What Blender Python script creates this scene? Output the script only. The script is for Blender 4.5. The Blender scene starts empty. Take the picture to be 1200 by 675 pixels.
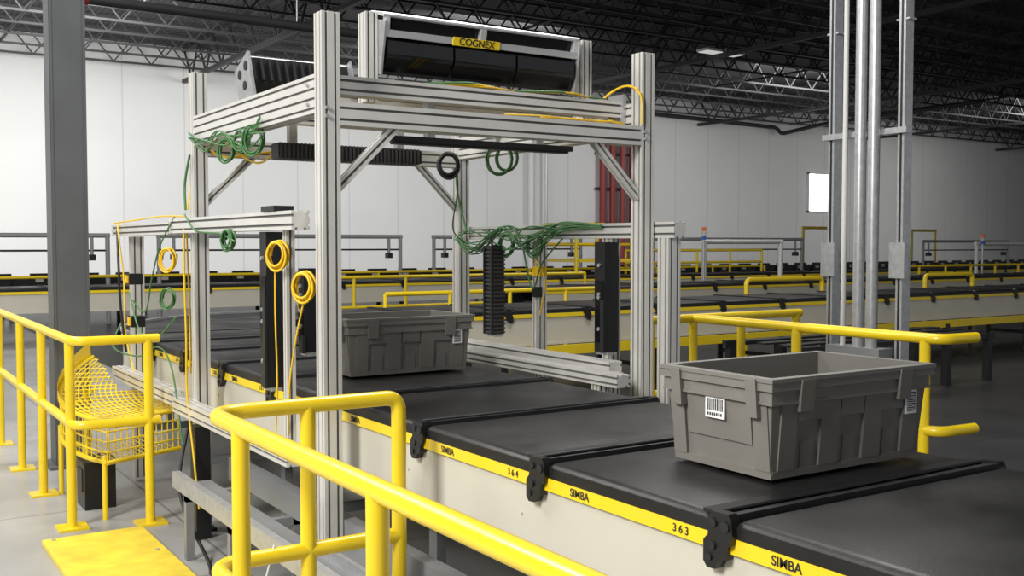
import bpy, bmesh, math, random
from mathutils import Vector, Matrix
random.seed(4)
scene = bpy.context.scene
try:
    scene.view_settings.view_transform = 'Standard'
except Exception:
    pass

# ------------------------------------------------------------------ materials
def mat(name, col, rough=0.5, metal=0.0, nscale=0, namt=0.0, bump=0.0, bscale=60, emis=0, coat=0.0, spec=.5):
    m = bpy.data.materials.new(name); m.use_nodes = True
    nt = m.node_tree; p = nt.nodes['Principled BSDF']
    p.inputs['Base Color'].default_value = (*col, 1)
    p.inputs['Roughness'].default_value = rough
    p.inputs['Metallic'].default_value = metal
    p.inputs['Specular IOR Level'].default_value = spec
    if coat: p.inputs['Coat Weight'].default_value = coat
    tc = nt.nodes.new('ShaderNodeTexCoord')
    if nscale:
        n = nt.nodes.new('ShaderNodeTexNoise'); n.inputs['Scale'].default_value = nscale
        n.inputs['Detail'].default_value = 6
        nt.links.new(tc.outputs['Object'], n.inputs['Vector'])
        r = nt.nodes.new('ShaderNodeValToRGB')
        r.color_ramp.elements[0].position = .3; r.color_ramp.elements[1].position = .7
        r.color_ramp.elements[0].color = (*[c*(1-namt) for c in col], 1)
        r.color_ramp.elements[1].color = (*[min(1, c*(1+namt)) for c in col], 1)
        nt.links.new(n.outputs['Fac'], r.inputs['Fac'])
        nt.links.new(r.outputs['Color'], p.inputs['Base Color'])
    if bump:
        n = nt.nodes.new('ShaderNodeTexNoise'); n.inputs['Scale'].default_value = bscale
        nt.links.new(tc.outputs['Object'], n.inputs['Vector'])
        b = nt.nodes.new('ShaderNodeBump'); b.inputs['Strength'].default_value = bump
        b.inputs['Distance'].default_value = .01
        nt.links.new(n.outputs['Fac'], b.inputs['Height']); nt.links.new(b.outputs['Normal'], p.inputs['Normal'])
    if emis:
        p.inputs['Emission Color'].default_value = (*col, 1); p.inputs['Emission Strength'].default_value = emis
    return m

M = {}
M['alu'] = mat('aluminium_profile', (.72, .705, .665), .32, .4, 8, .05)
M['slot'] = mat('profile_slot', (.13, .13, .125), .6, .2)
M['steel'] = mat('galvanised_steel', (.48, .49, .50), .38, .6, 25, .12)
M['grey'] = mat('grey_paint', (.20, .205, .21), .5, 0, 3, .1)
M['colgrey'] = mat('column_paint', (.095, .10, .105), .5, 0, 3, .1)
M['fin'] = mat('fin_grey', (.07, .07, .072), .4, .3)
M['yellow'] = mat('safety_yellow', (.84, .61, .012), .33, 0, 5, .05, coat=.3)
M['yellowd'] = mat('yellow_worn', (.78, .58, .04), .5, 0, 9, .15)
M['belt'] = mat('belt_rubber', (.011, .0107, .0107), .42, 0, 4, .3, .12, 300, spec=.42)
nt = M['belt'].node_tree; p = nt.nodes['Principled BSDF']; tc = nt.nodes.new('ShaderNodeTexCoord')
nz = nt.nodes.new('ShaderNodeTexNoise'); nz.inputs['Scale'].default_value = 3.0; nz.inputs['Detail'].default_value = 9
mr = nt.nodes.new('ShaderNodeMapRange'); mr.inputs[1].default_value = .3; mr.inputs[2].default_value = .7; mr.inputs[3].default_value = .30; mr.inputs[4].default_value = .52
nt.links.new(tc.outputs['Object'], nz.inputs['Vector']); nt.links.new(nz.outputs['Fac'], mr.inputs[0]); nt.links.new(mr.outputs[0], p.inputs['Roughness'])
M['black'] = mat('black_plastic', (.009, .009, .010), .35)
M['blackgloss'] = mat('black_gloss', (.005, .005, .006), .12)
M['darkmetal'] = mat('dark_metal', (.03, .03, .032), .42, .4)
M['cream'] = mat('cream_panel', (.54, .515, .43), .45, 0, 2, .04)
M['tote'] = mat('tote_plastic', (.180, .171, .153), .48, 0, 6, .06, .1, 200)
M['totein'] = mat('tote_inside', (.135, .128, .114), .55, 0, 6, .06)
M['white'] = mat('white_label', (.8, .8, .78), .5)
M['ink'] = mat('label_ink', (.02, .02, .02), .5)
M['cabY'] = mat('yellow_cable', (.78, .50, .01), .4)
M['cabG'] = mat('green_cable', (.055, .17, .05), .45)
M['cabK'] = mat('black_cable', (.015, .015, .015), .5)
M['red'] = mat('red_pipe', (.23, .02, .02), .45)
M['orange'] = mat('orange_lens', (.8, .15, .02), .3)
M['blue'] = mat('blue_lens', (.03, .1, .5), .3)
M['whitep'] = mat('white_paint', (.66, .66, .64), .45)
M['silver'] = mat('silver_housing', (.62, .63, .64), .3, .5)
M['greyp'] = mat('strut_paint', (.36, .37, .38), .5)
M['truss'] = mat('truss_paint', (.028, .028, .030), .55)
M['lamp'] = mat('lamp_diffuser', (1, 1, .97), .5, emis=.45)
M['window'] = mat('window_glow', (.95, .98, 1), .5, emis=5)

# ------------------------------------------------------------------ builder
class B:
    def __init__(s, name):
        s.name = name; s.v = []; s.f = []; s.m = []; s.sm = []; s.mats = []; s.T = None
    def mi(s, k):
        if k not in s.mats: s.mats.append(k)
        return s.mats.index(k)
    def add(s, vs, fs, k, smooth=False):
        o = len(s.v); i = s.mi(k)
        for p in vs:
            p = Vector(p)
            s.v.append(s.T @ p if s.T is not None else p)
        for f in fs:
            s.f.append([a+o for a in f]); s.m.append(i); s.sm.append(smooth)
    def box(s, a, b, k):
        (x0, y0, z0), (x1, y1, z1) = a, b
        vs = [(x0,y0,z0),(x1,y0,z0),(x1,y1,z0),(x0,y1,z0),(x0,y0,z1),(x1,y0,z1),(x1,y1,z1),(x0,y1,z1)]
        s.add(vs, [(0,3,2,1),(4,5,6,7),(0,1,5,4),(1,2,6,5),(2,3,7,6),(3,0,4,7)], k)
    def prism(s, prof, p1, p2, k, up=(0,0,1), smooth=False):
        p1 = Vector(p1); p2 = Vector(p2); d = (p2-p1).normalized(); up = Vector(up)
        if abs(d.dot(up)) > .95: up = Vector((1,0,0))
        r = d.cross(up).normalized(); u = r.cross(d).normalized(); n = len(prof)
        vs = [p1+r*a+u*b for a, b in prof]+[p2+r*a+u*b for a, b in prof]
        s.add(vs, [(i, (i+1) % n, n+(i+1) % n, n+i) for i in range(n)], k, smooth)
        s.add(vs, [tuple(range(n-1, -1, -1)), tuple(range(n, 2*n))], k)
    def bar(s, p1, p2, w, h, k, up=(0,0,1)):
        s.prism([(-w/2,-h/2),(w/2,-h/2),(w/2,h/2),(-w/2,h/2)], p1, p2, k, up)
    def ext(s, p1, p2, w=.08, h=.08, up=(0,0,1)):
        g, dp = .0055, .009
        def side(L):
            n = max(1, round(L/.04)); c = L/n; out = []
            for i in range(n):
                x = -L/2+c*(i+.5); out += [(x-g, 0), (x-g, dp), (x+g, dp), (x+g, 0)]
            return out
        prof = [(-w/2, -h/2)] + [(x, -h/2+q) for x, q in side(w)] + [(w/2, -h/2)]
        prof += [(w/2-q, x) for x, q in side(h)] + [(w/2, h/2)]
        prof += [(-x, h/2-q) for x, q in side(w)] + [(-w/2, h/2)]
        prof += [(-w/2+q, -x) for x, q in side(h)]
        s.prism(prof, p1, p2, 'alu', up)
        p1 = Vector(p1); p2 = Vector(p2); d = (p2-p1).normalized(); upv = Vector(up)
        if abs(d.dot(upv)) > .95: upv = Vector((1,0,0))
        r = d.cross(upv).normalized(); u = r.cross(d).normalized()
        for L, ax, ot, D in ((w, r, u, h), (h, u, r, w)):
            n = max(1, round(L/.04)); c = L/n
            for i in range(n):
                x = -L/2+c*(i+.5)
                for sg in (-1, 1):
                    o = ax*x+ot*(sg*(D/2-dp+.0015))
                    a = ax*(g*.98); vs = [p1+d*.002+o-a, p1+d*.002+o+a, p2-d*.002+o+a, p2-d*.002+o-a]
                    s.add(vs, [(0,1,2,3)], 'slot')
    def tube(s, pts, r, k, n=12, closed=False, cap=True):
        pts = [Vector(p) for p in pts]; m = len(pts); rings = []
        prev = None
        for i, p in enumerate(pts):
            if closed: t = (pts[(i+1) % m]-pts[i-1])
            else: t = pts[min(i+1, m-1)]-pts[max(i-1, 0)]
            t.normalize()
            if prev is None:
                a = Vector((0,0,1)) if abs(t.z) < .9 else Vector((1,0,0))
                x = t.cross(a).normalized()
            else:
                x = (prev-t*prev.dot(t)).normalized()
            prev = x; y = t.cross(x)
            rings.append([p+(x*math.cos(2*math.pi*j/n)+y*math.sin(2*math.pi*j/n))*r for j in range(n)])
        vs = [q for R in rings for q in R]; fs = []
        for i in range(m if closed else m-1):
            a = i*n; b = ((i+1) % m)*n
            for j in range(n): fs.append((a+j, a+(j+1) % n, b+(j+1) % n, b+j))
        s.add(vs, fs, k, True)
        if cap and not closed:
            s.add(rings[0], [tuple(range(n-1,-1,-1))], k); s.add(rings[-1], [tuple(range(n))], k)
    def ribbed(s, a, b, axis=2, k='black', step=.014):
        s.box(a, b, k); a = list(a); b = list(b)
        n = int((b[axis]-a[axis])/step)
        for i in range(n):
            lo = a[:]; hi = b[:]
            for ax in range(3):
                if ax != axis: lo[ax] -= .005; hi[ax] += .005
            lo[axis] = a[axis]+i*step+step*.3; hi[axis] = lo[axis]+step*.4
            s.box(lo, hi, 'fin')
    def make(s, bevel=0, parent=None):
        me = bpy.data.meshes.new(s.name)
        me.from_pydata([tuple(v) for v in s.v], [], s.f)
        for k in s.mats: me.materials.append(M[k])
        me.polygons.foreach_set('material_index', s.m)
        me.polygons.foreach_set('use_smooth', s.sm)
        bm = bmesh.new(); bm.from_mesh(me); bmesh.ops.recalc_face_normals(bm, faces=bm.faces); bm.to_mesh(me); bm.free()
        ob = bpy.data.objects.new(s.name, me); scene.collection.objects.link(ob)
        if bevel:
            md = ob.modifiers.new('bevel', 'BEVEL'); md.width = bevel; md.segments = 2; md.limit_method = 'ANGLE'
        if parent: ob.parent = parent
        return ob

def fillet(pts, r, n=7):
    pts = [Vector(p) for p in pts]; out = [pts[0]]
    for i in range(1, len(pts)-1):
        p = pts[i]; a = (pts[i-1]-p); b = (pts[i+1]-p)
        rr = r[i-1] if isinstance(r, (list, tuple)) else r
        q = min(rr, a.length*.49, b.length*.49)
        A = p+a.normalized()*q; C = p+b.normalized()*q
        for j in range(n+1):
            t = j/n; out.append(A*(1-t)**2+p*2*t*(1-t)+C*t*t)
    out.append(pts[-1]); return out

def smoothpath(pts, n=8):
    P = [Vector(p) for p in pts]; out = []
    for i in range(len(P)-1):
        a = P[max(i-1,0)]; b = P[i]; c = P[i+1]; d = P[min(i+2, len(P)-1)]
        for j in range(n):
            t = j/n
            out.append(.5*((2*b)+(c-a)*t+(2*a-5*b+4*c-d)*t*t+(3*b-a-3*c+d)*t**3))
    out.append(P[-1]); return out

def text(body, size, loc, rot, parent, name='label_text', k='ink', ext=.0004):
    c = bpy.data.curves.new(name, 'FONT'); c.body = body; c.size = size; c.extrude = ext; c.offset = size*.012
    c.align_x = 'CENTER'; c.align_y = 'CENTER'; c.materials.append(M[k])
    o = bpy.data.objects.new(name, c); scene.collection.objects.link(o)
    o.matrix_world = Matrix.Translation(loc) @ rot.to_4x4()
    if parent: o.parent = parent
    return o
R_negX = Matrix(((0,0,-1),(-1,0,0),(0,1,0)))   # faces -X
R_negY = Matrix(((1,0,0),(0,0,-1),(0,1,0)))    # faces -Y

# ------------------------------------------------------------------ room shell
H = 9.5; YW = 42.7
def shader_plane(name, verts, material):
    me = bpy.data.meshes.new(name); me.from_pydata(verts, [], [(0,1,2,3)]); me.materials.append(material)
    o = bpy.data.objects.new(name, me); scene.collection.objects.link(o); return o

def floor_mat(name, c1, c2, rough, joint=.35):
    m = bpy.data.materials.new(name); m.use_nodes = True; nt = m.node_tree; p = nt.nodes['Principled BSDF']
    tc = nt.nodes.new('ShaderNodeTexCoord')
    n = nt.nodes.new('ShaderNodeTexNoise'); n.inputs['Scale'].default_value = 1.3; n.inputs['Detail'].default_value = 10
    nt.links.new(tc.outputs['Object'], n.inputs['Vector'])
    r = nt.nodes.new('ShaderNodeValToRGB'); r.color_ramp.elements[0].position = .3; r.color_ramp.elements[1].position = .72
    r.color_ramp.elements[0].color = (*c1, 1); r.color_ramp.elements[1].color = (*c2, 1)
    nt.links.new(n.outputs['Fac'], r.inputs['Fac'])
    br = nt.nodes.new('ShaderNodeTexBrick'); br.offset = 0; br.inputs['Scale'].default_value = .42
    br.inputs['Mortar Size'].default_value = .003; br.inputs['Color1'].default_value = (1,1,1,1)
    br.inputs['Color2'].default_value = (1,1,1,1); br.inputs['Mortar'].default_value = (joint,joint,joint,1)
    br.inputs['Brick Width'].default_value = .7; br.inputs['Row Height'].default_value = .7
    nt.links.new(tc.outputs['Object'], br.inputs['Vector'])
    mx = nt.nodes.new('ShaderNodeMix'); mx.data_type = 'RGBA'; mx.blend_type = 'MULTIPLY'; mx.inputs[0].default_value = 1
    nt.links.new(r.outputs['Color'], mx.inputs[6]); nt.links.new(br.outputs['Color'], mx.inputs[7])
    nt.links.new(mx.outputs[2], p.inputs['Base Color'])
    p.inputs['Roughness'].default_value = rough
    return m
shader_plane('floor', [(-30,-12,0),(3.0,-12,0),(3.0,YW,0),(-30,YW,0)], floor_mat('floor_concrete', (.27,.27,.262), (.43,.425,.41), .35, .5))
shader_plane('floor_shade_zone', [(3.0,-12,0),(90,-12,0),(90,YW,0),(3.0,YW,0)], floor_mat('floor_shaded_concrete', (.03,.03,.032), (.055,.055,.057), .4))  # concrete beyond the main conveyor, its shade put into the floor colour

m = bpy.data.materials.new('wall_panels'); m.use_nodes = True; nt = m.node_tree; p = nt.nodes['Principled BSDF']
tc = nt.nodes.new('ShaderNodeTexCoord'); sx = nt.nodes.new('ShaderNodeSeparateXYZ')
nt.links.new(tc.outputs['Object'], sx.inputs[0])
mod = nt.nodes.new('ShaderNodeMath'); mod.operation = 'FLOORED_MODULO'; mod.inputs[1].default_value = 2.4
nt.links.new(sx.outputs['X'], mod.inputs[0])
lt = nt.nodes.new('ShaderNodeMath'); lt.operation = 'LESS_THAN'; lt.inputs[1].default_value = .05
nt.links.new(mod.outputs[0], lt.inputs[0])
n = nt.nodes.new('ShaderNodeTexNoise'); n.inputs['Scale'].default_value = .25; n.inputs['Detail'].default_value = 5
nt.links.new(tc.outputs['Object'], n.inputs['Vector'])
r = nt.nodes.new('ShaderNodeValToRGB'); r.color_ramp.elements[0].color = (.61,.625,.63,1); r.color_ramp.elements[1].color = (.74,.745,.74,1)
nt.links.new(n.outputs['Fac'], r.inputs['Fac'])
mx = nt.nodes.new('ShaderNodeMix'); mx.data_type = 'RGBA'; nt.links.new(lt.outputs[0], mx.inputs[0])
nt.links.new(r.outputs['Color'], mx.inputs[6]); mx.inputs[7].default_value = (.55,.56,.57,1)
nt.links.new(mx.outputs[2], p.inputs['Base Color']); p.inputs['Roughness'].default_value = .6
wallmat = m
shader_plane('wall_back', [(-30,YW,0),(90,YW,0),(90,YW,H),(-30,YW,H)], wallmat)
shader_plane('wall_right', [(90,-12,0),(90,YW,0),(90,YW,H),(90,-12,H)], wallmat)

m = bpy.data.materials.new('roof_deck'); m.use_nodes = True; nt = m.node_tree; p = nt.nodes['Principled BSDF']
tc = nt.nodes.new('ShaderNodeTexCoord'); w = nt.nodes.new('ShaderNodeTexWave'); w.bands_direction = 'X'
w.inputs['Scale'].default_value = 1.6; nt.links.new(tc.outputs['Object'], w.inputs['Vector'])
r = nt.nodes.new('ShaderNodeValToRGB'); r.color_ramp.elements[0].color = (.05,.05,.053,1); r.color_ramp.elements[1].color = (.11,.11,.115,1)
nt.links.new(w.outputs['Fac'], r.inputs['Fac']); nt.links.new(r.outputs['Color'], p.inputs['Base Color']); p.inputs['Roughness'].default_value = .8
shader_plane('ceiling', [(-30,-12,H),(90,-12,H),(90,YW,H),(-30,YW,H)], m)

b = B('roof_truss'); zt, zb = H-.08, H-.95; x0, x1 = -14, 84
b.bar((x0,0,zt),(x1,0,zt),.11,.07,'truss'); b.bar((x0,0,zb),(x1,0,zb),.11,.07,'truss')
x = x0; i = 0
while x < x1-.7:
    a, c = (zt, zb) if i % 2 == 0 else (zb, zt)
    b.bar((x,0,a),(x+.7,0,c),.045,.045,'truss', up=(0,1,0)); x += .7; i += 1
t0 = b.make(); t0.location = (0, 17, 0)
y = 18.9
while y < YW:
    o = bpy.data.objects.new('roof_truss', t0.data); scene.collection.objects.link(o); o.location = (0, y, 0); y += 1.9
for gx in (-2, 12, 26, 40, 54, 68):
    b = B('roof_girder'); zt2, zb2 = H-.12, H-1.35
    b.bar((gx,14,zt2),(gx,YW-.1,zt2),.16,.14,'truss'); b.bar((gx,14,zb2),(gx,YW-.1,zb2),.16,.14,'truss')
    yy = 14; i = 0
    while yy < YW-1:
        a, c = (zt2, zb2) if i % 2 == 0 else (zb2, zt2)
        b.bar((gx,yy,a),(gx,yy+.95,c),.06,.06,'truss', up=(1,0,0)); yy += .95; i += 1
    b.make()
b = B('ceiling_conduit')
b.tube([(-10,24,8.45),(80,24,8.45)], .04, 'truss', 8)
for gx in (5,19,33,47): b.tube([(gx,14,8.6),(gx,42.4,8.6)], .045, 'truss', 6)
b.make()
for lx, ly in ((26.3,26.9),(8,27)):
    b = B('high_bay_light'); b.box((lx-.9,ly-.28,8.3),(lx+.9,ly+.28,8.38),'whitep'); b.box((lx-.85,ly-.24,8.28),(lx+.85,ly+.24,8.3),'lamp')
    for sx_ in (-.7,.7): b.tube([(lx+sx_,ly,8.38),(lx+sx_,ly,9.45)], .012,'truss',6)
    b.make()

b = B('window_1'); wx0, wx1 = 49.0, 51.2
b.box((wx0,YW-.06,3.6),(wx1,YW-.03,5.8),'window')
for a, c in (((wx0-.12,3.5),(wx0,5.9)),((wx1,3.5),(wx1+.12,5.9)),((wx0-.12,5.8),(wx1+.12,5.92)),((wx0-.12,3.48),(wx1+.12,3.6))):
    b.box((a[0],YW-.1,a[1]),(c[0],YW-.02,c[1]),'whitep')
b.make()

b = B('sprinkler_riser')
for px_ in (33.2,33.85,34.5,35.15,35.8):
    b.tube([(px_,YW-.3,0),(px_,YW-.3,7.1)], .17,'red',10)
for zz in (2.6,4.4,6.2): b.box((32.9,YW-.2,zz),(36.1,YW-.02,zz+.12),'darkmetal')
b.make()
b = B('wall_pipe')
b.tube(fillet([(36.5,YW-.3,8.5),(45.9,YW-.3,8.35),(46.3,YW-.3,8.0),(46.6,YW-3,8.3),(46.6,30,8.5)],.3), .11,'truss',8); b.make()
b = B('downpipe'); b.tube([(28.8,YW-.25,0),(28.8,YW-.25,H)],.16,'whitep',10); b.tube([(29.7,YW-.25,0),(29.7,YW-.25,H)],.06,'steel',8); b.make()

b = B('steel_column'); cx, cy = 1.43, 8.1; q = .12
b.box((cx-q,cy-q,0),(cx-q+.018,cy+q,H),'colgrey'); b.box((cx+q-.018,cy-q,0),(cx+q,cy+q,H),'colgrey')
b.box((cx-q,cy-.115,0),(cx+q,cy-.10,H),'colgrey'); b.box((cx-.17,cy-.17,0),(cx+.17,cy+.17,.02),'colgrey')
b.make()

# ------------------------------------------------------------------ conveyors
BZ = .935
def conveyor(name, axis, near, far, s0, s1, joints, legs=True, labels=False, leg='grey'):
    b = B(name)
    def P(s_, w_, z_): return (w_, s_, z_) if axis == 'Y' else (s_, w_, z_)
    def bx(sa, sb, wa, wb, za, zb_, k): b.box(P(sa,wa,za), P(sb,wb,zb_), k)
    js = [s0]+[j for j in joints if s0 < j < s1]+[s1]
    for a, c in zip(js[:-1], js[1:]):
        a2, c2 = a+.035, c-.035; rr = .033; zc = BZ-rr
        prof = [(c2-rr+rr*math.sin(t*math.pi/6), zc+rr*math.cos(t*math.pi/6)) for t in range(7)]
        prof += [(a2+rr-rr*math.sin(t*math.pi/6), zc-rr*math.cos(t*math.pi/6)) for t in range(7)]
        N = len(prof); W = [near-.012, near-.006, near+.012, far-.012, far+.006, far+.012]; S = [.016, .005, 0, 0, .005, .016]
        vs = []
        for wv, sh in zip(W, S):
            for s_, z_ in prof:
                vs.append(P(s_, wv, zc+(z_-zc)*(1-sh/rr)))
        fs = []
        for q_ in range(5):
            for i in range(N): fs.append((q_*N+i, q_*N+(i+1) % N, (q_+1)*N+(i+1) % N, (q_+1)*N+i))
        b.add(vs, fs, 'belt', True)
        b.add(vs[:N], [tuple(range(N))], 'belt'); b.add(vs[-N:], [tuple(range(N))], 'belt')
        for sgn, wv in ((-1, near), (1, far)):
            w0, w1 = sorted((wv, wv+sgn*.014))
            bx(a+.05, c-.03, w0, w1, .846, .886, 'yellow')
    for j in js[1:-1]:
        bx(j-.028, j+.022, near-.012, far+.012, BZ-.06, BZ-.006, 'black')
        bx(j-.040, j-.026, near-.012, far+.012, BZ-.05, BZ+.010, 'darkmetal')
        b.tube([P(j-.004,near-.01,BZ-.010), P(j-.004,far+.01,BZ-.010)], .014, 'darkmetal', 10)
        bx(j+.024, j+.075, near-.006, far+.006, BZ-.004, BZ+.005, 'black')
        b.tube([P(j+.022,near-.02,BZ+.004), P(j+.022,far+.02,BZ+.004)], .006, 'darkmetal', 8)
        for sgn, wv in ((-1, near), (1, far)):
            w0, w1 = sorted((wv, wv+sgn*.03))
            ol = [(-.050,.90),(-.046,.935),(-.036,.948),(.020,.946),(.034,.93),(.034,.885),(.050,.868),(.050,.815),(.036,.80),(.008,.802),(-.004,.822),(-.026,.830),(-.030,.862),(-.046,.872)]
            n_ = len(ol); vs = [P(j+s_,w0,z_) for s_,z_ in ol]+[P(j+s_,w1,z_) for s_,z_ in ol]
            b.add(vs, [(i,(i+1)%n_,n_+(i+1)%n_,n_+i) for i in range(n_)]+[tuple(range(n_)),tuple(range(n_,2*n_))], 'black')
            for ds,zz,rr_ in ((-.028,.915,.014),(.014,.918,.012),(.016,.86,.011),(.028,.828,.010)):
                b.tube([P(j+ds,w0-.005,zz), P(j+ds,w1+.005,zz)], rr_, 'darkmetal', 10)
    for wv in (near, far):
        sgn = 1 if wv == near else -1
        w0, w1 = sorted((wv, wv+sgn*.02)); bx(s0, s1, w0, w1, .57, .87, 'cream')
        w0, w1 = sorted((wv-sgn*.008, wv+sgn*.03)); bx(s0, s1, w0, w1, .555, .575, 'cream')
        w0, w1 = sorted((wv+sgn*.02, wv+sgn*.03)); bx(s0, s1, w0, w1, .6, .90, 'darkmetal')
        for j in js:
            for zz in (.62,.74):
                b.tube([P(min(max(j+.12,s0+.02),s1-.02),wv-sgn*.004,zz),P(min(max(j+.12,s0+.02),s1-.02),wv+sgn*.004,zz)],.006,'cream',8)
    bx(s0, s1, near+.03, far-.03, .60, .62, 'darkmetal')
    if legs:
        for j in js[::2]:
            jj = min(max(j, s0+.05), s1-.05)
            for wv in (near+.06, far-.06):
                bx(jj-.03, jj+.03, wv-.02, wv+.02, 0.01, .6, leg); bx(jj-.07, jj+.07, wv-.05, wv+.05, 0, .012, leg)
            bx(jj-.015, jj+.015, near+.06, far-.06, .2, .25, leg)
    ob = b.make()
    if labels:
        for i, (a, c) in enumerate(zip(js[:-1], js[1:])):
            text('SIMBA', .034, Vector((near-.0155, c-.21, .866)), R_negX, ob, 'label_text')
            text('3 6 %d' % (1+i), .030, Vector((near-.0155, a+.15, .866)), R_negX, ob, 'zone_number')
    return ob

NX, FX = 1.85, 2.95
conveyor('belt_conveyor', 'Y', NX, FX, .27, 8.09, [1.07,1.86,2.66,3.45,4.24,5.03,5.82,6.6,7.35], labels=True)
b = B('curved_belt_conveyor'); ccx, ccy, Ri, Ro = 3.75, 8.1, .8, 1.9
def arcpts(R, z, a0=180, a1=90, n=24, c=(ccx, ccy)):
    return [Vector((c[0]+R*math.cos(math.radians(a0+(a1-a0)*i/n)), c[1]+R*math.sin(math.radians(a0+(a1-a0)*i/n)), z)) for i in range(n+1)]
def ringbox(b, Ra, Rb, z0, z1, k, **kw):
    A = arcpts(Ra,z0,**kw); Bq = arcpts(Rb,z0,**kw); C = arcpts(Rb,z1,**kw); D = arcpts(Ra,z1,**kw); n = len(A)
    vs = A+Bq+C+D; fs = []
    for i in range(n-1):
        for p_, q_ in ((0,1),(1,2),(2,3),(3,0)): fs.append((p_*n+i, p_*n+i+1, q_*n+i+1, q_*n+i))
    fs += [(0,n,2*n,3*n),(n-1,2*n-1,3*n-1,4*n-1)]
    b.add(vs, fs, k)
ringbox(b, Ri, Ro, .87, BZ, 'belt'); ringbox(b, Ro, Ro+.015, .845, .892, 'yellow'); ringbox(b, Ro-.02, Ro, .57, .87, 'cream')
ringbox(b, Ri, Ri+.02, .57, .87, 'cream'); ringbox(b, Ro-.01, Ro+.02, BZ, BZ+.02, 'steel')
for a in (170,135,100):
    for R in (Ri+.1, Ro-.1):
        x_, y_ = ccx+R*math.cos(math.radians(a)), ccy+R*math.sin(math.radians(a)); b.box((x_-.03,y_-.03,0),(x_+.03,y_+.03,.87),'grey')
b.make()
conveyor('cross_conveyor', 'X', 8.9, 10.0, 3.76, 42, [3.75+1.0*i for i in range(1,38)], leg='darkmetal')
conveyor('sorter_conveyor', 'X', 17.2, 18.3, -8, 40, [-8+1.2*i for i in range(1,40)], leg='darkmetal')
conveyor('sorter_conveyor', 'X', 13.0, 14.1, 9, 42, [9+1.2*i for i in range(1,27)], leg='darkmetal')
b = B('guard_rail'); b.bar((4.2,8.84,.50),(42,8.84,.50),.04,.10,'yellow')
for x in range(5, 42, 2): b.box((x-.03,8.8,0),(x+.03,8.88,.5),'darkmetal')
b.make()
b = B('steel_support_frame')
for x in (8.2,9.0,9.8,10.6,11.4):
    for y in (7.2,8.2):
        b.box((x-.04,y-.04,0),(x+.04,y+.04,.56),'darkmetal')
for y in (7.2,8.2): b.box((8.1,y-.03,.5),(11.5,y+.03,.56),'darkmetal')
for y in (7.3,7.6,7.9): b.box((8.1,y,.56),(11.5,y+.12,.58),'darkmetal')
b.make()

b = B('roller_conveyor')
b.box((-12,23.5,.7),(60,23.56,.9),'black'); b.box((-12,24.9,.7),(60,24.96,.9),'black'); b.box((-12,23.56,.7),(60,24.9,.74),'darkmetal')
x = -11.9
while x < 58:
    b.box((x,23.44,.5),(x+.5,23.5,1.0),'black'); b.box((x+.1,23.42,.82),(x+.25,23.44,.92),'cream'); b.tube([(x+.7,23.56,.85),(x+.7,24.9,.85)],.04,'darkmetal',6); x += .85
for x in range(-12, 60, 3):
    b.box((x,23.5,0),(x+.08,23.58,.8),'grey'); b.box((x,24.85,0),(x+.08,24.93,.8),'grey')
b.make()
def gate(name, x0, x1, y, z=1.75, k='greyp', r=.045, mid=True):
    b = B(name)
    b.tube([(x0,y,0),(x0,y,z)],r,k,8); b.tube([(x1,y,0),(x1,y,z)],r,k,8); b.tube([(x0-r,y,z),(x1+r,y,z)],r,k,8)
    if mid:
        b.tube([(x0,y,z-.3),(x1,y,z-.3)],r*.5,'darkmetal',6)
        for q_ in (x0+.3, x1-.3):
            b.tube([(q_,y,z),(q_,y,z-.45)],r*.8,k,6); b.box((q_-.06,y-.08,z-.5),(q_+.06,y+.08,z-.38),'darkmetal')
    return b.make()
gate('strut_gate',2.2,4.63,22.0,1.78); gate('strut_gate',5.64,11.2,22.0,1.78); gate('strut_gate',12.1,16.5,22.0,1.78); gate('strut_gate',19,25,22.0,1.75)
gate('strut_gate',15.4,17.7,16.2,1.66,k='whitep',r=.05,mid=False); gate('strut_gate',24.6,30,15.9,1.62,k='whitep',r=.05,mid=False)
gate('strut_gate',31,36,22.0,1.7)
gate('yellow_gate',29.6,31.9,26.0,2.2,'yellow',.05,False); gate('yellow_gate',35.9,37.4,26.0,2.15,'yellow',.05,False)
b = B('crossover_stair')
xa, xb = 13.9, 15.5
for x in (xa,xb):
    for y in (18.7,20.0): b.tube([(x,y,0),(x,y,2.05)],.045,'yellow',8)
    b.tube([(x,18.7,2.05),(x,20.0,2.05)],.045,'yellow',8); b.tube([(x,18.7,1.6),(x,20.0,1.6)],.035,'yellow',8)
for z in (1.6,2.05): b.tube([(xa,20.0,z),(xb,20.0,z)],.04,'yellow',8)
b.tube([(14.7,18.7,0),(14.7,18.7,2.05)],.04,'yellow',8); b.tube([(xa,18.7,2.05),(14.7,18.7,2.05)],.04,'yellow',8); b.tube([(xa,18.7,1.6),(14.7,18.7,1.6)],.035,'yellow',8)
for i in range(6): b.box((14.7,18.45,.2+.2*i),(xb,18.72,.24+.2*i),'yellow')
b.box((xa,18.7,1.2),(xb,20.0,1.27),'yellow'); b.make()
def hoop(x0,x1,y,z0,z1):
    b = B('conveyor_hoop_guard'); b.tube(fillet([(x0,y,z0),(x0,y,z1),(x1,y,z1),(x1,y,z0)],.08),.035,'yellow',8); b.make()
hoop(10.9,12.5,10.6,.0,1.1); hoop(15.0,16.3,10.6,.0,1.1)
def drail(x0,x1,y,zs,n,r_=.028):
    b = B('distant_railing')
    for z in zs: b.tube([(x0,y,z),(x1,y,z)],r_,'yellow',8)
    for i in range(n): x = x0+(x1-x0)*i/(n-1); b.tube([(x,y,0),(x,y,max(zs))],r_,'yellow',8)
    b.make()
drail(6,11.5,15.2,(1.08,.6),7); drail(-10,22,20.7,(1.0,.6),17,.03); drail(15.9,20.5,19.4,(1.45,1.15),5,.03); drail(5.6,9.2,11.4,(1.0,.55),5)
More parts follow.
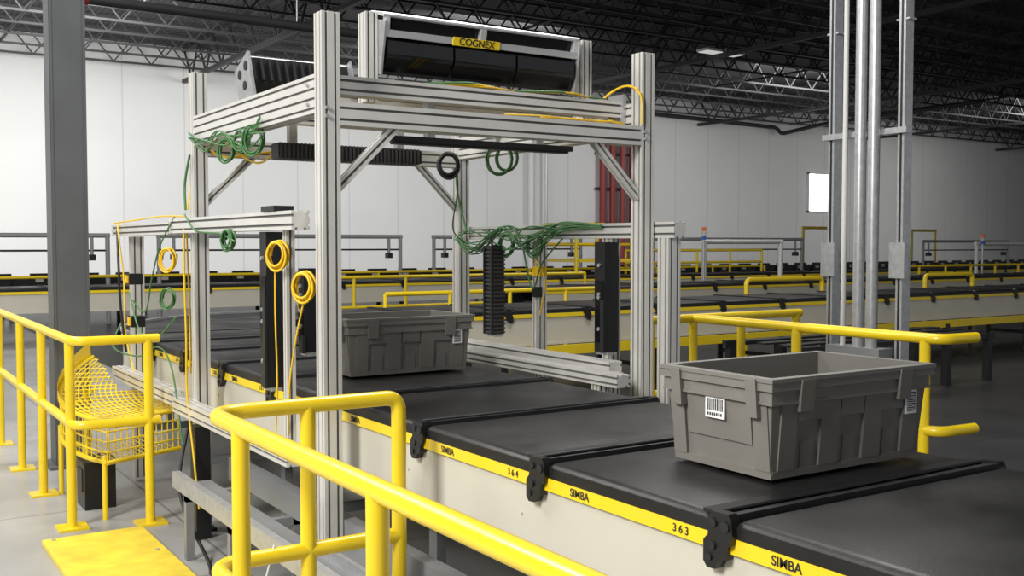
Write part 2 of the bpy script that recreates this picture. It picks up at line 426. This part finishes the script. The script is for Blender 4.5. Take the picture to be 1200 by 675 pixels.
drail(20,27,15.0,(1.1,.7),8,.03)
def stacklight(x,y,z0):
    b = B('stack_light'); b.tube([(x,y,0),(x,y,z0)],.025,'steel',8)
    for i,k in enumerate(('blue','cream','orange')): b.tube([(x,y,z0+.09*i),(x,y,z0+.09*(i+1)-.01)],.045,k,10)
    b.make()
stacklight(15.2,16.0,1.7); stacklight(24.4,15.6,1.6)

# ------------------------------------------------------------------ railings
r = .0265
b = B('safety_railing')
b.tube(fillet([(1.66,3.28,0),(1.66,3.28,1.07),(.99,3.28,1.07),(.99,.2,1.07)],(.05,.12)),r,'yellow',16)
b.tube(fillet([(1.66,3.28,.58),(.99,3.28,.58),(.99,.2,.58)],.12),r,'yellow',16)
for x,y in ((1.32,3.28),(.99,2.98),(.99,2.06),(.99,1.1),(.99,.25)):
    b.tube([(x,y,0),(x,y,1.07)],r,'yellow',16); b.box((x-.07,y-.07,0),(x+.07,y+.07,.012),'yellow')
b.box((1.59,3.21,0),(1.73,3.35,.012),'yellow')
b.tube([(1.2,3.28,.615),(1.16,3.25,.52),(1.2,3.245,.45)],.004,'whitep',6)
b.make()
b = B('safety_railing')
b.tube(fillet([(1.56,6.12,1.07),(1.1,6.12,1.07),(1.1,14,1.07)],.1),r,'yellow',14)
b.tube(fillet([(1.56,6.12,.6),(1.1,6.12,.6),(1.1,14,.6)],.1),r,'yellow',14)
for x,y in ((1.5,6.12),(1.1,6.25),(1.1,7.2),(1.1,8.1),(1.1,9.2),(1.1,10.4),(1.1,11.6),(1.1,12.8),(1.1,13.9)):
    b.tube([(x,y,0),(x,y,1.07)],r,'yellow',14); b.box((x-.08,y-.08,0),(x+.08,y+.08,.014),'yellow')
b.make()
b = B('safety_railing')
for z in (1.11,.62):
    b.tube(fillet([(4.85,5.2,z),(4.85,3.32,z),(5.12,3.30,z)],.08),r*1.1,'yellow',14)
    b.tube([(4.45,5.2,z),(5.9,5.2,z)],r*1.1,'yellow',12)
for x,y in ((4.85,3.42),(4.85,4.3),(4.85,5.2),(4.47,5.2),(5.3,5.2),(5.85,5.2)):
    b.tube([(x,y,0),(x,y,1.11)],r*1.1,'yellow',12); b.box((x-.07,y-.07,0),(x+.07,y+.07,.012),'yellow')
b.make()
b = B('yellow_floor_plate'); b.box((.90,4.45,0),(1.42,5.98,.03),'yellowd')
for i in range(4): b.tube([(.95 if i%2 else 1.37,4.5+i*.48,.03),(.95 if i%2 else 1.37,4.5+i*.48,.036)],.012,'steel',8)
b.make(.004)

# yellow wire guard fan : nearly flat concentric wire deck with a short side skirt
b = B('wire_mesh_guard'); gc = (2.58,6.92); RO = 1.39; RI = .80; A0 = 205; A1 = 138
def gp(R,a,dz=0):
    t = (A0-a)/(A0-A1); z = .575+.03*t+.20*t*t; return Vector((gc[0]+R*math.cos(math.radians(a)), gc[1]+R*math.sin(math.radians(a)), z+dz))
def okp(R,a):
    x = gc[0]+R*math.cos(math.radians(a)); z = gp(R,a).z
    return x < (1.80 if z < .648 else 1.57)
def runs(R, dz, rad):
    n = 40; cur = []
    for j in range(n+1):
        a = A0+(A1-A0)*j/n
        if okp(R,a): cur.append(gp(R,a,dz))
        else:
            if len(cur) > 1: b.tube(cur,rad,'yellow',5)
            cur = []
    if len(cur) > 1: b.tube(cur,rad,'yellow',5)
NR = 19; RS = [RI+(RO-RI)*i/(NR-1) for i in range(NR)]
for R in RS: runs(R,0,.0055)
for k in range(18):
    a = A0-k*3.8; pts = [gp(R_,a) for R_ in RS if okp(R_,a)]
    if len(pts) > 1: b.tube(pts,.005,'yellow',4)
for dz in (0,-.06,-.12,-.18,-.24):
    rr = .015 if dz in (0,-.24) else .0055
    runs(RO+.01,dz,rr); b.tube([gp(.87,A0,dz),gp(RO+.01,A0,dz)],rr,'yellow',6)
for k in range(32): b.tube([gp(RO+.01,A0-k*2.1,0),gp(RO+.01,A0-k*2.1,-.24)],.0038,'yellow',4)
for k in range(13): b.tube([gp(.88+k*.042,A0,0),gp(.88+k*.042,A0,-.24)],.0038,'yellow',4)
for k in range(12): b.tube([gp(.9+k*.043,A0,-.24),gp(.9+k*.043,A0-25,-.24)],.0035,'yellow',4)
for a in (A0-1,170,142):
    q = gp(RO+.01,a,-.2); b.tube([(q.x,q.y,0),q],.016,'yellow',8)
n = 18; vs = []
for j in range(n+1):
    a = 185+(A1-185)*j/n; vs += [gp(RO+.025,a,-.01),gp(RO+.025,a,.03+.08*j/n)]
b.add(vs,[(2*j,2*j+1,2*j+3,2*j+2) for j in range(n)],'yellow',True)
b.make()
b = B('floor_cabinet'); b.box((1.24,6.62,0),(1.42,6.86,.28),'black'); b.box((1.23,6.61,.28),(1.43,6.87,.295),'darkmetal')
b.box((1.234,6.68,.1),(1.24,6.80,.24),'darkmetal'); b.make()

# ------------------------------------------------------------------ scan tunnel frame
b = B('scan_tunnel_frame')
AX, BX, Y0, Y1, ZT = 1.715, 3.40, 4.02, 5.82, 2.555
for x in (AX,BX):
    for y in (Y0,Y1):
        b.ext((x,y,.03),(x,y,ZT)); b.box((x-.06,y-.06,0),(x+.06,y+.06,.014),'darkmetal'); b.tube([(x,y,.01),(x,y,.04)],.02,'steel',10)
    b.ext((x,Y0+.04,2.23),(x,Y1-.04,2.23),.08,.16)
for y in (Y0,Y1): b.ext((AX+.04,y,2.145),(BX-.04,y,2.145),.08,.095)
b.ext((AX+.04,4.16,2.285),(BX-.04,4.16,2.285),.08,.08)
b.ext((AX+.04,4.62,2.285),(BX-.04,4.62,2.285),.08,.08)
b.ext((AX+.04,5.3,2.285),(BX-.04,5.3,2.285),.08,.08)
for y in (Y0,Y1):
    b.ext((AX+.035,y,1.84),(AX+.31,y,2.11),.04,.04,up=(0,1,0)); b.ext((BX-.035,y,1.84),(BX-.31,y,2.11),.04,.04,up=(0,1,0))
for x in (2.055,3.27): b.ext((x,4.35,2.25),(x,4.35,2.655),.08,.06)
for x in (2.055,3.27): b.box((x-.04,4.16,2.325),(x+.04,4.66,2.335),'steel')
b.box((AX+.042,4.1,2.2),(AX+.06,4.22,2.36),'black')
b.box((BX-.06,4.1,2.2),(BX-.042,4.22,2.36),'steel')
sx_ = AX-.08
b.ext((sx_,4.12,1.71),(sx_,6.0,1.71)); b.ext((sx_,6.02,1.70),(sx_,7.45,1.70),.08,.07)
b.ext((AX,7.27,.03),(AX,7.27,1.66))
b.ext((sx_,6.0,.73),(sx_,7.5,.73)); b.ext((sx_,4.2,.70),(sx_,5.98,.70),.08,.08)
b.ext((sx_+.02,4.31,.74),(sx_+.02,4.31,1.67),.04,.04)
b.box((sx_-.05,4.3,1.752),(sx_+.04,4.46,1.775),'black')
rx = BX+.09
b.ext((rx,3.84,1.68),(rx,5.9,1.68)); b.ext((rx,3.92,.03),(rx,3.92,1.64)); b.ext((rx-.01,5.04,.03),(rx-.01,5.04,1.64),.06,.06); b.ext((rx,4.38,.03),(rx,4.38,1.64),.08,.06)
b.ext((3.28,4.08,.98),(3.28,5.75,.98),.08,.08); b.ext((3.12,3.82,.96),(3.12,5.75,.96),.08,.06)
for y in (4.0,5.6): b.ext((3.16,y,.95),(3.24,y,.95),.06,.06); b.ext((3.12,y,.03),(3.12,y,.93),.06,.06)
for x,y in ((AX,Y0),(BX,Y0)):
    for z in (2.13,2.165): b.tube([(x-.02,y-.04,z),(x-.02,y-.052,z)],.008,'steel',8)
for z in (2.19,2.27): b.tube([(AX-.04,Y0+.1,z),(AX-.05,Y0+.1,z)],.008,'steel',8)
frame = b.make()

hd = B('barcode_scanner_head'); ang = math.radians(13)
Tm = Matrix.Translation((2.635,4.31,2.522)) @ Matrix.Rotation(ang,4,'X')
hd.T = Tm
L = .535
hd.box((-L,.0,-.125),(L,.13,.13),'black')
prof = [(-.022,.114),(-.032,.120),(-.030,.130),(-.018,.136),(.10,.136),(.13,.13),(.13,.12),(-.01,.118)]
n_ = len(prof); vs = [(-L-.012,y_,z_) for y_,z_ in prof]+[(L+.012,y_,z_) for y_,z_ in prof]
hd.add(vs,[(i,(i+1)%n_,n_+(i+1)%n_,n_+i) for i in range(n_)]+[tuple(range(n_)),tuple(range(n_,2*n_))],'silver')
for sg in (-1,1):
    a0, a1 = sorted((sg*L, sg*(L-.022))); ol = [(-.030,.12),(.0,.12),(.0,.03),(-.042,.03)]
    vs = [(a0,y_,z_) for y_,z_ in ol]+[(a1,y_,z_) for y_,z_ in ol]; hd.add(vs,[(i,(i+1)%4,4+(i+1)%4,4+i) for i in range(4)]+[(0,1,2,3),(4,5,6,7)],'silver')
hd.box((-L+.02,-.044,.030),(L,.0,.062),'silver'); hd.box((-.035,-.03,.06),(.0,.0,.118),'silver')
hd.box((-L+.04,-.012,.064),(-.05,-.002,.112),'blackgloss'); hd.box((.015,-.012,.064),(L-.04,-.002,.112),'blackgloss')
hd.box((-.19,-.048,.026),(.07,-.043,.066),'yellow')
for i in range(3):
    x0_ = -L+.01+i*(2*L-.02)/3; x1_ = x0_+(2*L-.05)/3
    vs = []
    for xx in (x0_,x1_):
        vs += [(xx,.0,.026),(xx,-.05,.016),(xx,-.064,-.045),(xx,-.03,-.125),(xx,.0,-.135)]
    hd.add(vs,[(0,1,6,5),(1,2,7,6),(2,3,8,7),(3,4,9,8),(0,4,9,5),(0,1,2,3,4),(5,6,7,8,9)],'blackgloss')
hd.box((-L,-.03,-.14),(L,.0,.02),'black')
for sg in (-1,1):
    x_ = sg*(L+.012); hd.box((min(x_,x_-sg*.012),-.05,-.14),(max(x_,x_-sg*.012),.15,.1),'steel')
    for z_ in (-.08,0,.06): hd.tube([(x_,.05,z_),(x_+sg*.02,.05,z_)],.02,'darkmetal',10)
hd.T = None
hob = hd.make(.002)
t = text('COGNEX', .046, Vector((0,0,0)), Matrix.Identity(3), None, 'label_text')
t.matrix_world = Tm @ Matrix.Translation((-.06,-.0495,.046)) @ R_negY.to_4x4(); t.parent = hob

hd = B('barcode_scanner_head')
hd.T = Matrix.Translation((2.12,5.42,2.50)) @ Matrix.Rotation(-math.radians(22),4,'X')
hd.box((-.25,-.06,-.07),(.3,.08,.08),'black')
for i in range(12): hd.box((-.25+.045*i,-.075,-.06),(-.24+.045*i,-.06,.07),'darkmetal')
hd.tube([(-.25,-.03,.07),(.3,-.03,.07)],.03,'steel',12)
hd.box((-.28,-.1,-.17),(-.265,.12,.09),'steel')
for y_,z_ in ((-.05,.03),(.05,.03),(0,-.06)):
    hd.tube([(-.285,y_,z_),(-.28,y_,z_)],.025,'darkmetal',12)
hd.box((.3,-.1,-.17),(.312,.1,.09),'steel')
hd.T = None; hd.make()

b = B('led_light_bar'); b.ribbed((1.86,4.97,2.04),(2.66,5.07,2.11),0,'black',.022)
for x in (1.95,2.55): b.box((x-.02,5.0,2.11),(x+.02,5.04,2.3),'steel')
b.make()
b = B('led_light_bar'); b.box((2.1,4.2,2.07),(3.1,4.27,2.095),'black'); b.box((2.12,4.21,2.06),(3.08,4.26,2.07),'darkmetal')
for x in (2.3,2.9): b.box((x-.02,4.2,2.095),(x+.02,4.24,2.26),'steel')
b.make()
def side(name, x, y, z0, z1, ribs=False, w=.05):
    b = B(name)
    if ribs:
        b.ribbed((x-w,y-w,z0),(x+w,y+w,z1),2,'black',.024)
        for q_ in (-1,1): b.box((x-w-.010,y+q_*w-.006,z0),(x-w+.004,y+q_*w+.006,z1),'darkmetal')
    else:
        b.box((x-w,y-w,z0),(x+w,y+w,z1),'black')
        b.box((x-w-.004,y-w*.8,z0+.05),(x-w,y+w*.8,z1-.2),'blackgloss')
        for z_ in (z0+.12,z0+.3,(z0+z1)/2,z1-.12): b.tube([(x-w-.01,y,z_),(x-w,y,z_)],.010,'steel',8)
        b.box((x-w-.012,y-.045,z0),(x-w,y-.02,z1-.3),'darkmetal')
    b.box((x-w*.6,y-w*1.2,z0-.015),(x+w*.6,y+w*1.2,z0),'steel')
    return b.make(parent=frame)
side('side_scanner',1.67,4.56,.96,1.665,w=.042)
side('side_scanner_small',1.80,4.45,1.12,1.5,w=.035)
side('side_scanner_ribbed',3.33,5.30,1.07,1.60,True,.042)
side('side_scanner_right',3.36,4.26,1.05,1.62,w=.042)
b = B('junction_box')
for y,z,k in ((6.95,1.35,'black'),(6.9,1.08,'black')):
    b.box((1.58,y-.05,z),(1.665,y+.05,z+.07),k); b.box((1.57,y-.03,z+.01),(1.58,y+.02,z+.06),'cabY')
b.box((3.44,4.98,1.42),(3.49,5.06,1.48),'cabY'); b.box((3.43,5.0,1.3),(3.47,5.05,1.36),'black')
b.box((1.62,5.62,0),(1.70,5.72,.62),'black'); b.make(parent=frame)

# ------------------------------------------------------------------ cables
def coil(b, c, R, nrm, k, r=.006, turns=4, squash=1.2):
    c = Vector(c); nrm = Vector(nrm).normalized(); u = nrm.cross(Vector((0,0,1))).normalized(); v = Vector((0,0,1))
    pts = []
    for i in range(turns*18+1):
        a = i*2*math.pi/18; ph = i/18
        RR = R*(1+.10*math.sin(ph*2.3)); pts.append(c+u*RR*math.cos(a)+v*RR*squash*math.sin(a)+nrm*(.007*ph-.015)+Vector((0,0,.006*math.sin(ph*3))))
    b.tube(pts, r, k, 6)
def cable(b,pts,k,r=.005): b.tube(smoothpath(pts),r,k,6)
b = B('cable_bundle_yellow')
coil(b,(1.60,4.30,1.56),.047,(-1,-.6,0),'cabY',.006,5); coil(b,(1.65,4.13,1.43),.048,(-1,-.6,0),'cabY',.006,5)
coil(b,(1.57,5.95,1.52),.05,(-1,-.6,0),'cabY',.005,4); coil(b,(1.58,6.0,1.30),.045,(-1,-.6,0),'cabG',.005,4)
cable(b,[(1.60,4.33,1.52),(1.61,4.36,1.3),(1.62,4.37,1.0),(1.62,4.4,.75)],'cabY',.004); cable(b,[(1.65,4.13,1.37),(1.64,4.2,1.2),(1.63,4.25,1.0),(1.64,4.3,.74)],'cabY',.004)
cable(b,[(1.58,7.2,1.74),(1.57,7.1,1.6),(1.58,7.05,1.4),(1.56,6.95,1.2),(1.58,7.0,1.0),(1.58,6.8,.8)],'cabY')
cable(b,[(1.6,7.4,1.75),(1.6,6.8,1.76),(1.6,6.2,1.77),(1.6,5.7,1.76)],'cabY'); cable(b,[(1.6,5.72,1.7),(1.60,5.72,1.4),(1.60,5.70,1.1),(1.60,5.7,.8),(1.6,5.6,.5),(1.6,5.5,.2)],'cabY',.006)
cable(b,[(1.62,5.74,1.7),(1.63,5.74,1.3),(1.63,5.73,.9)],'cabY',.005)
for dz,dy in ((0,0),(.02,.12),(.01,.22)):
    cable(b,[(2.0,4.45+dy,2.34+dz),(2.3,4.35+dy,2.36),(2.6,4.4+dy,2.33+dz),(2.9,4.3+dy,2.35),(3.2,4.38+dy,2.34),(3.33,4.3,2.30)],'cabY',.007)
for q_ in range(4):
    z = 2.19+q_*.012; cable(b,[(1.9,4.3+q_*.12,z),(2.2,4.5+q_*.1,z-.02),(2.5,4.3+q_*.15,z+.01),(2.8,4.45+q_*.1,z-.01),(3.1,4.4+q_*.1,z),(3.35,4.3+q_*.1,z)],'cabY',.006)
for q_ in range(3):
    o = q_*.03
    cable(b,[(2.25+o,4.25,2.34),(2.45+o,4.12,2.345-o*.2),(2.7+o,4.16,2.335),(2.95+o,4.10,2.34),(3.15,4.14,2.335),(3.3,4.2,2.345)],'cabY' if q_ else 'cabG',.005)
    cable(b,[(2.6+.2*q_,4.05,2.205),(2.8+.2*q_,4.02,2.208),(3.0+.15*q_,4.04,2.205),(3.25,4.1,2.22),(3.34,4.2,2.26)],'cabY',.004)
cable(b,[(3.3,4.3,2.3),(3.34,4.2,2.38),(3.355,4.08,2.40),(3.352,3.98,2.34),(3.352,3.97,2.20)],'cabY',.006)
cable(b,[(1.75,5.75,2.14),(1.8,5.6,2.08),(2.1,5.5,2.12),(2.4,5.4,2.10),(2.8,5.3,2.12)],'cabY',.007)
cable(b,[(1.75,5.5,2.16),(1.9,5.4,2.04),(2.0,5.2,2.12),(2.3,5.15,2.10)],'cabY',.006)
cable(b,[(3.4,5.0,1.55),(3.42,4.9,1.4),(3.42,4.95,1.2)],'cabY'); cable(b,[(1.72,5.9,2.4),(1.70,5.88,2.1),(1.66,5.86,1.8)],'cabY')
b.make(parent=frame)
b = B('cable_bundle_green')
coil(b,(1.67,4.80,2.10),.055,(-1,-.6,0),'cabG',.005,4); coil(b,(1.67,5.2,2.08),.045,(-1,-.6,0),'cabG',.005,4); coil(b,(1.67,4.98,2.11),.045,(-1,-.6,0),'cabG',.005,3)
coil(b,(2.70,4.75,2.02),.05,(-.5,-1,0),'cabK',.008,5); coil(b,(2.92,4.6,2.05),.065,(-.5,-1,0),'cabG',.005,3); coil(b,(2.98,4.62,2.06),.055,(-.5,-1,0),'cabG',.005,3)
coil(b,(1.58,4.9,1.63),.038,(-1,-.3,0),'cabG',.005,5); coil(b,(3.38,4.95,1.60),.05,(-1,-.3,0),'cabG',.005,4); coil(b,(3.38,5.25,1.60),.05,(-1,-.3,0),'cabG',.005,4)
for i in range(14):
    a = [random.uniform(-.05,.05) for _ in range(10)]
    cable(b,[(3.36+a[0],5.75,1.66+a[1]),(3.33+a[2],5.5+a[3],1.62+a[4]*1.6),(3.36,5.25+a[5],1.65+a[6]*1.6),(3.36+a[7],5.0+a[9],1.63+a[2]*1.5),(3.42,4.75,1.70+a[3]*.6),(3.44,4.4,1.71+a[0]*.4)],'cabG',.0042)
for i in range(5):
    a = [random.uniform(-.05,.05) for _ in range(8)]
    cable(b,[(1.65,5.78,2.18+a[0]),(1.65+a[1]*.4,5.5,2.12+a[2]),(1.65,5.2+a[6],2.14+a[3]),(1.66,4.9+a[4],2.12+a[5]),(1.66,4.65+a[1],2.15+a[7])],'cabG',.0042)
cable(b,[(1.6,5.9,1.76),(1.57,6.1,1.6),(1.57,6.3,1.4),(1.58,6.5,1.2),(1.6,6.9,1.25)],'cabG'); cable(b,[(1.6,5.7,1.77),(1.57,5.4,1.68),(1.57,5.0,1.66),(1.58,4.8,1.62)],'cabG')
cable(b,[(3.35,5.8,2.1),(3.36,5.78,1.9),(3.37,5.7,1.7)],'cabG',.007); cable(b,[(1.66,5.8,2.1),(1.66,5.9,1.95),(1.65,5.86,1.8)],'cabG',.007)
cable(b,[(3.4,5.1,1.6),(3.4,5.0,1.35),(3.4,4.9,1.5),(3.4,4.7,1.64)],'cabG')
cable(b,[(2.75,4.75,2.0),(2.9,5.0,1.9),(3.1,5.4,1.7),(3.3,5.6,1.62)],'cabG',.004)
cable(b,[(1.6,7.2,1.1),(1.5,7.0,.95),(1.56,6.6,.92),(1.6,6.3,1.0),(1.6,6.0,.9),(1.6,5.8,.5)],'cabG')
cable(b,[(1.58,6.9,1.3),(1.54,6.5,1.1),(1.55,6.2,1.05),(1.6,5.9,1.2)],'cabG')
b.make(parent=frame)
b = B('cable_bundle_black')
cable(b,[(1.6,5.7,.6),(1.5,5.5,.3),(1.55,5.2,.02),(1.5,4.9,.012),(1.6,4.5,.012)],'cabK',.009)
cable(b,[(1.6,7.3,1.7),(1.56,7.1,1.5),(1.57,7.1,1.2),(1.6,7.1,.9)],'cabK',.008)
cable(b,[(3.38,5.32,1.62),(3.33,5.32,1.6),(3.35,5.4,1.7)],'cabK',.008); b.make(parent=frame)

b = B('cable_wireway')
b.box((1.46,.6,.34),(1.50,3.2,.42),'steel'); b.box((1.46,3.36,.34),(1.50,5.5,.42),'steel'); b.box((1.46,3.2,.34),(1.50,3.36,.42),'steel')
b.box((1.76,.6,.34),(1.82,5.5,.46),'grey'); b.box((1.50,.6,.34),(1.76,3.95,.352),'grey'); b.box((1.50,4.1,.34),(1.66,5.5,.352),'grey')
b.box((1.62,.6,.352),(1.64,3.95,.40),'steel')
for y in (.8,2.0,3.0,3.7,4.6,5.3):
    b.box((1.47,y-.02,0),(1.51,y+.02,.34),'grey'); b.box((1.77,y-.02,0),(1.81,y+.02,.34),'grey'); b.box((1.47,y-.02,.30),(1.82,y+.02,.34),'grey')
b.make()

# ------------------------------------------------------------------ totes
def tote(x0,x1,y0,y1,z0=BZ+.012,hh=.290):
    b = B('storage_tote'); ins = .024; th = .008; z1 = z0+hh
    def ring(z,k):
        f = (z-z0)/hh; i = ins*(1-f)+k
        return [(x0+i,y0+i,z),(x1-i,y0+i,z),(x1-i,y1-i,z),(x0+i,y1-i,z)]
    off = .022
    o0 = ring(z0,off); o1 = ring(z1,off); i1 = ring(z1,off+th); i0 = ring(z0+.012,off+th)
    b.add(o0+o1,[(0,1,5,4),(1,2,6,5),(2,3,7,6),(3,0,4,7),(0,3,2,1)],'tote')
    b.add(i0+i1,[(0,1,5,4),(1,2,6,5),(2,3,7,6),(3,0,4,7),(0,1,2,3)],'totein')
    def band(za,zb,ka,kb,k='tote'):
        A = ring(z1,ka); A = [(p[0],p[1],za) for p in A]; C = [(p[0],p[1],zb) for p in A]
        D = ring(z1,kb); D2 = [(p[0],p[1],zb) for p in D]; D1 = [(p[0],p[1],za) for p in D]
        b.add(A+C+D2+D1,[(0,1,5,4),(1,2,6,5),(2,3,7,6),(3,0,4,7),(4,5,9,8),(5,6,10,9),(6,7,11,10),(7,4,8,11),
                         (0,1,13,12),(1,2,14,13),(2,3,15,14),(3,0,12,15)],k)
    band(z1-.012,z1,0,off+th); band(z1-.036,z1-.012,.004,off)
    band(z1-.072,z1-.036,.014,off+.004); band(z1-.076,z1-.068,.010,off+.012)
    def rib(face,t,w,za,zb,out=.010):
        vs = []
        for z in (za,zb):
            R = ring(z,off)
            if face == 'y0': y = R[0][1]; vs += [(t-w,y-out,z),(t+w,y-out,z),(t+w,y+.004,z),(t-w,y+.004,z)]
            if face == 'y1': y = R[2][1]; vs += [(t-w,y-.004,z),(t+w,y-.004,z),(t+w,y+out,z),(t-w,y+out,z)]
            if face == 'x0': x = R[0][0]; vs += [(x-out,t-w,z),(x+.004,t-w,z),(x+.004,t+w,z),(x-out,t+w,z)]
            if face == 'x1': x = R[1][0]; vs += [(x-.004,t-w,z),(x+out,t-w,z),(x+out,t+w,z),(x-.004,t+w,z)]
        b.add(vs,[(0,3,2,1),(4,5,6,7),(0,1,5,4),(1,2,6,5),(2,3,7,6),(3,0,4,7)],'tote')
    xm = (x0+x1)/2; ym = (y0+y1)/2; lx = x1-x0; ly = y1-y0
    for f in ('y0','y1'):
        for q_ in (-.37,-.13,.13,.37): rib(f,xm+q_*lx,.040 if abs(q_)<.2 else .034,z0+.022,z1-.07)
        for q_ in (-.25,.0,.25): rib(f,xm+q_*lx,.050,z0+.160,z1-.07,.010)
        for q_ in (-.25,.0,.25): rib(f,xm+q_*lx,.028,z0+.022,z0+.10,.004)
        rib(f,xm,lx*.44,z0+.0,z0+.022,.008)
        for q_ in (-.3,.3): rib(f,xm+q_*lx,.028,z1-.10,z1-.008,.026)
    for f in ('x0','x1'):
        for q_ in (-.36,.36): rib(f,ym+q_*ly,.028,z0+.022,z1-.07)
        rib(f,ym,.13,z0+.09,z1-.07,.006); rib(f,ym,ly*.42,z0+.0,z0+.022,.008)
        for q_ in (-.33,.33): rib(f,ym+q_*ly,.020,z1-.115,z1-.004,.028)
    for cxq,cyq in ((0,0),(1,0),(1,1),(0,1)):
        vs = []
        for z in (z0+.02,z1-.07):
            R = ring(z,off-.005); p_ = R[{(0,0):0,(1,0):1,(1,1):2,(0,1):3}[(cxq,cyq)]]
            sxq = 1 if cxq == 0 else -1; syq = 1 if cyq == 0 else -1; e = .035
            vs += [(p_[0],p_[1],z),(p_[0]+sxq*e,p_[1],z),(p_[0]+sxq*e,p_[1]+syq*.006,z),(p_[0]+sxq*.006,p_[1]+syq*.006,z),(p_[0]+sxq*.006,p_[1]+syq*e,z),(p_[0],p_[1]+syq*e,z)]
        b.add(vs,[(i,(i+1)%6,6+(i+1)%6,6+i) for i in range(6)]+[(0,1,2,3,4,5),(6,7,8,9,10,11)],'tote')
    for q_ in (-.3,-.1,.1,.3): b.box((xm+q_*lx-.03,y1-.004,z1-.03),(xm+q_*lx+.03,y1+.012,z1-.004),'tote')
    for q_ in (-.36,.36): b.box((xm+q_*lx-.012,y0+off+th+.003,z0+.04),(xm+q_*lx+.012,y0+off+th+.012,z1-.02),'totein')
    fz = z0+.188; i = ins*(1-(fz-z0)/hh)+off
    lx0 = x0+i-.013; yc = ym+.0
    b.box((lx0,yc-.035,fz-.038),(lx0+.004,yc+.045,fz+.024),'white'); b.box((lx0+.003,yc-.035,fz-.038),(lx0+.014,yc+.045,fz+.024),'tote')
    t_ = -.028
    while t_ < .036:
        w_ = random.choice((.002,.0035,.005)); b.box((lx0-.0008,yc+t_,fz-.016),(lx0,yc+t_+w_,fz+.019),'ink'); t_ += w_+random.choice((.002,.003))
    for u_ in range(7): b.box((lx0-.0008,yc-.024+u_*.009,fz-.031),(lx0,yc-.018+u_*.009,fz-.022),'ink')
    fz = z0+.170; i = ins*(1-(fz-z0)/hh)+off
    ly0 = y0+i-.0165; xc = x1-.100
    b.box((xc-.027,ly0,fz-.03),(xc+.027,ly0+.004,fz+.045),'white'); b.box((xc-.027,ly0+.003,fz-.03),(xc+.027,ly0+.018,fz+.045),'tote')
    t_ = -.022
    while t_ < .036:
        w_ = random.choice((.002,.0035,.005)); b.box((xc-.020,ly0-.0008,fz+t_),(xc+.020,ly0,fz+t_+w_),'ink'); t_ += w_+random.choice((.002,.003))
    return b.make(.0022)
tote(2.15,2.88,1.99,2.46)
tote(2.11,2.85,4.73,5.20)

b = B('conduit_rack'); X = 6.04
for y in (5.02,4.44):
    b.bar((X,y,0),(X,y,H),.05,.085,'steel',up=(1,0,0)); b.bar((X-.028,y,0),(X-.028,y,H),.018,.03,'darkmetal',up=(1,0,0))
    b.box((X-.07,y-.06,1.38),(X-.03,y+.06,1.62),'steel'); b.box((X-.1,y-.1,0),(X+.1,y+.1,.015),'steel')
    for z in (3.1,4.0): b.box((X-.04,y-.05,z),(X+.04,y+.05,z+.012),'steel')
b.bar((X-.05,4.38,2.37),(X-.05,5.08,2.37),.04,.04,'steel'); b.bar((X-.05,4.38,3.6),(X-.05,5.08,3.6),.04,.04,'steel')
for y,rr,k in ((4.85,.018,'whitep'),(4.72,.04,'steel'),(4.61,.04,'steel')):
    b.tube([(X-.1,y,.5),(X-.1,y,H)],rr,k,12)
b.box((X-.16,4.5,0),(X-.02,4.95,.9),'grey')
b.make()
b = B('overhead_pipe')
b.tube([(-6,14,5.05),(4.4,14,4.98)],.055,'steel',10); b.tube([(1.9,15.2,4.98),(3.0,15.2,4.95)],.08,'red',10); b.tube([(3.0,15.2,4.95),(9,15.2,4.9)],.07,'truss',10)
b.tube([(-2,15.2,5.0),(1.9,15.2,4.98)],.07,'truss',10)
for x in (-4,0,4): b.tube([(x,14,5.0),(x,14,H-.02)],.012,'steel',6)
for x in (-1,2.5,6): b.tube([(x,15.2,4.95),(x,15.2,H-.02)],.012,'steel',6)
b.make()

# ------------------------------------------------------------------ lights
def area(loc, size, power, target=None, col=(1,.98,.95)):
    l = bpy.data.lights.new('area_light','AREA'); l.energy = power; l.size = size; l.color = col
    o = bpy.data.objects.new('area_light', l); scene.collection.objects.link(o); o.location = loc
    d = (Vector(target)-Vector(loc)) if target else Vector((0,0,-1)); o.rotation_euler = d.to_track_quat('-Z','Y').to_euler()
area((-4.5,1.5,5.5),2.2,840,(2.5,4.5,1.0)); area((5,6,8),3,450,(3.2,5,0)); area((-2,9,7),3,440,(.8,7,0))  # added key from the left at mid height, two fills from above
for x,y,pw in ((-8,30,1950),(6,30,1800),(20,30,1000),(36,31,620),(55,31,560),(0,14,430),(14,14,300)):  # added lights without fixtures; far row leans at the back wall, brighter at left
    area((x,y,7.6),5,pw,(x,y+7,3.0) if y>25 else None)
w = bpy.data.worlds.new('World'); scene.world = w; w.use_nodes = True
w.node_tree.nodes['Background'].inputs[0].default_value = (.94,.965,1,1); w.node_tree.nodes['Background'].inputs[1].default_value = .45

cam = bpy.data.cameras.new('camera'); co = bpy.data.objects.new('camera', cam); scene.collection.objects.link(co)
co.location = (0,0,1.61); co.rotation_euler = (math.radians(90-2.42),0,math.radians(-33.1)); cam.lens = 36.6; cam.clip_end = 300; cam.clip_start = .05
scene.camera = co
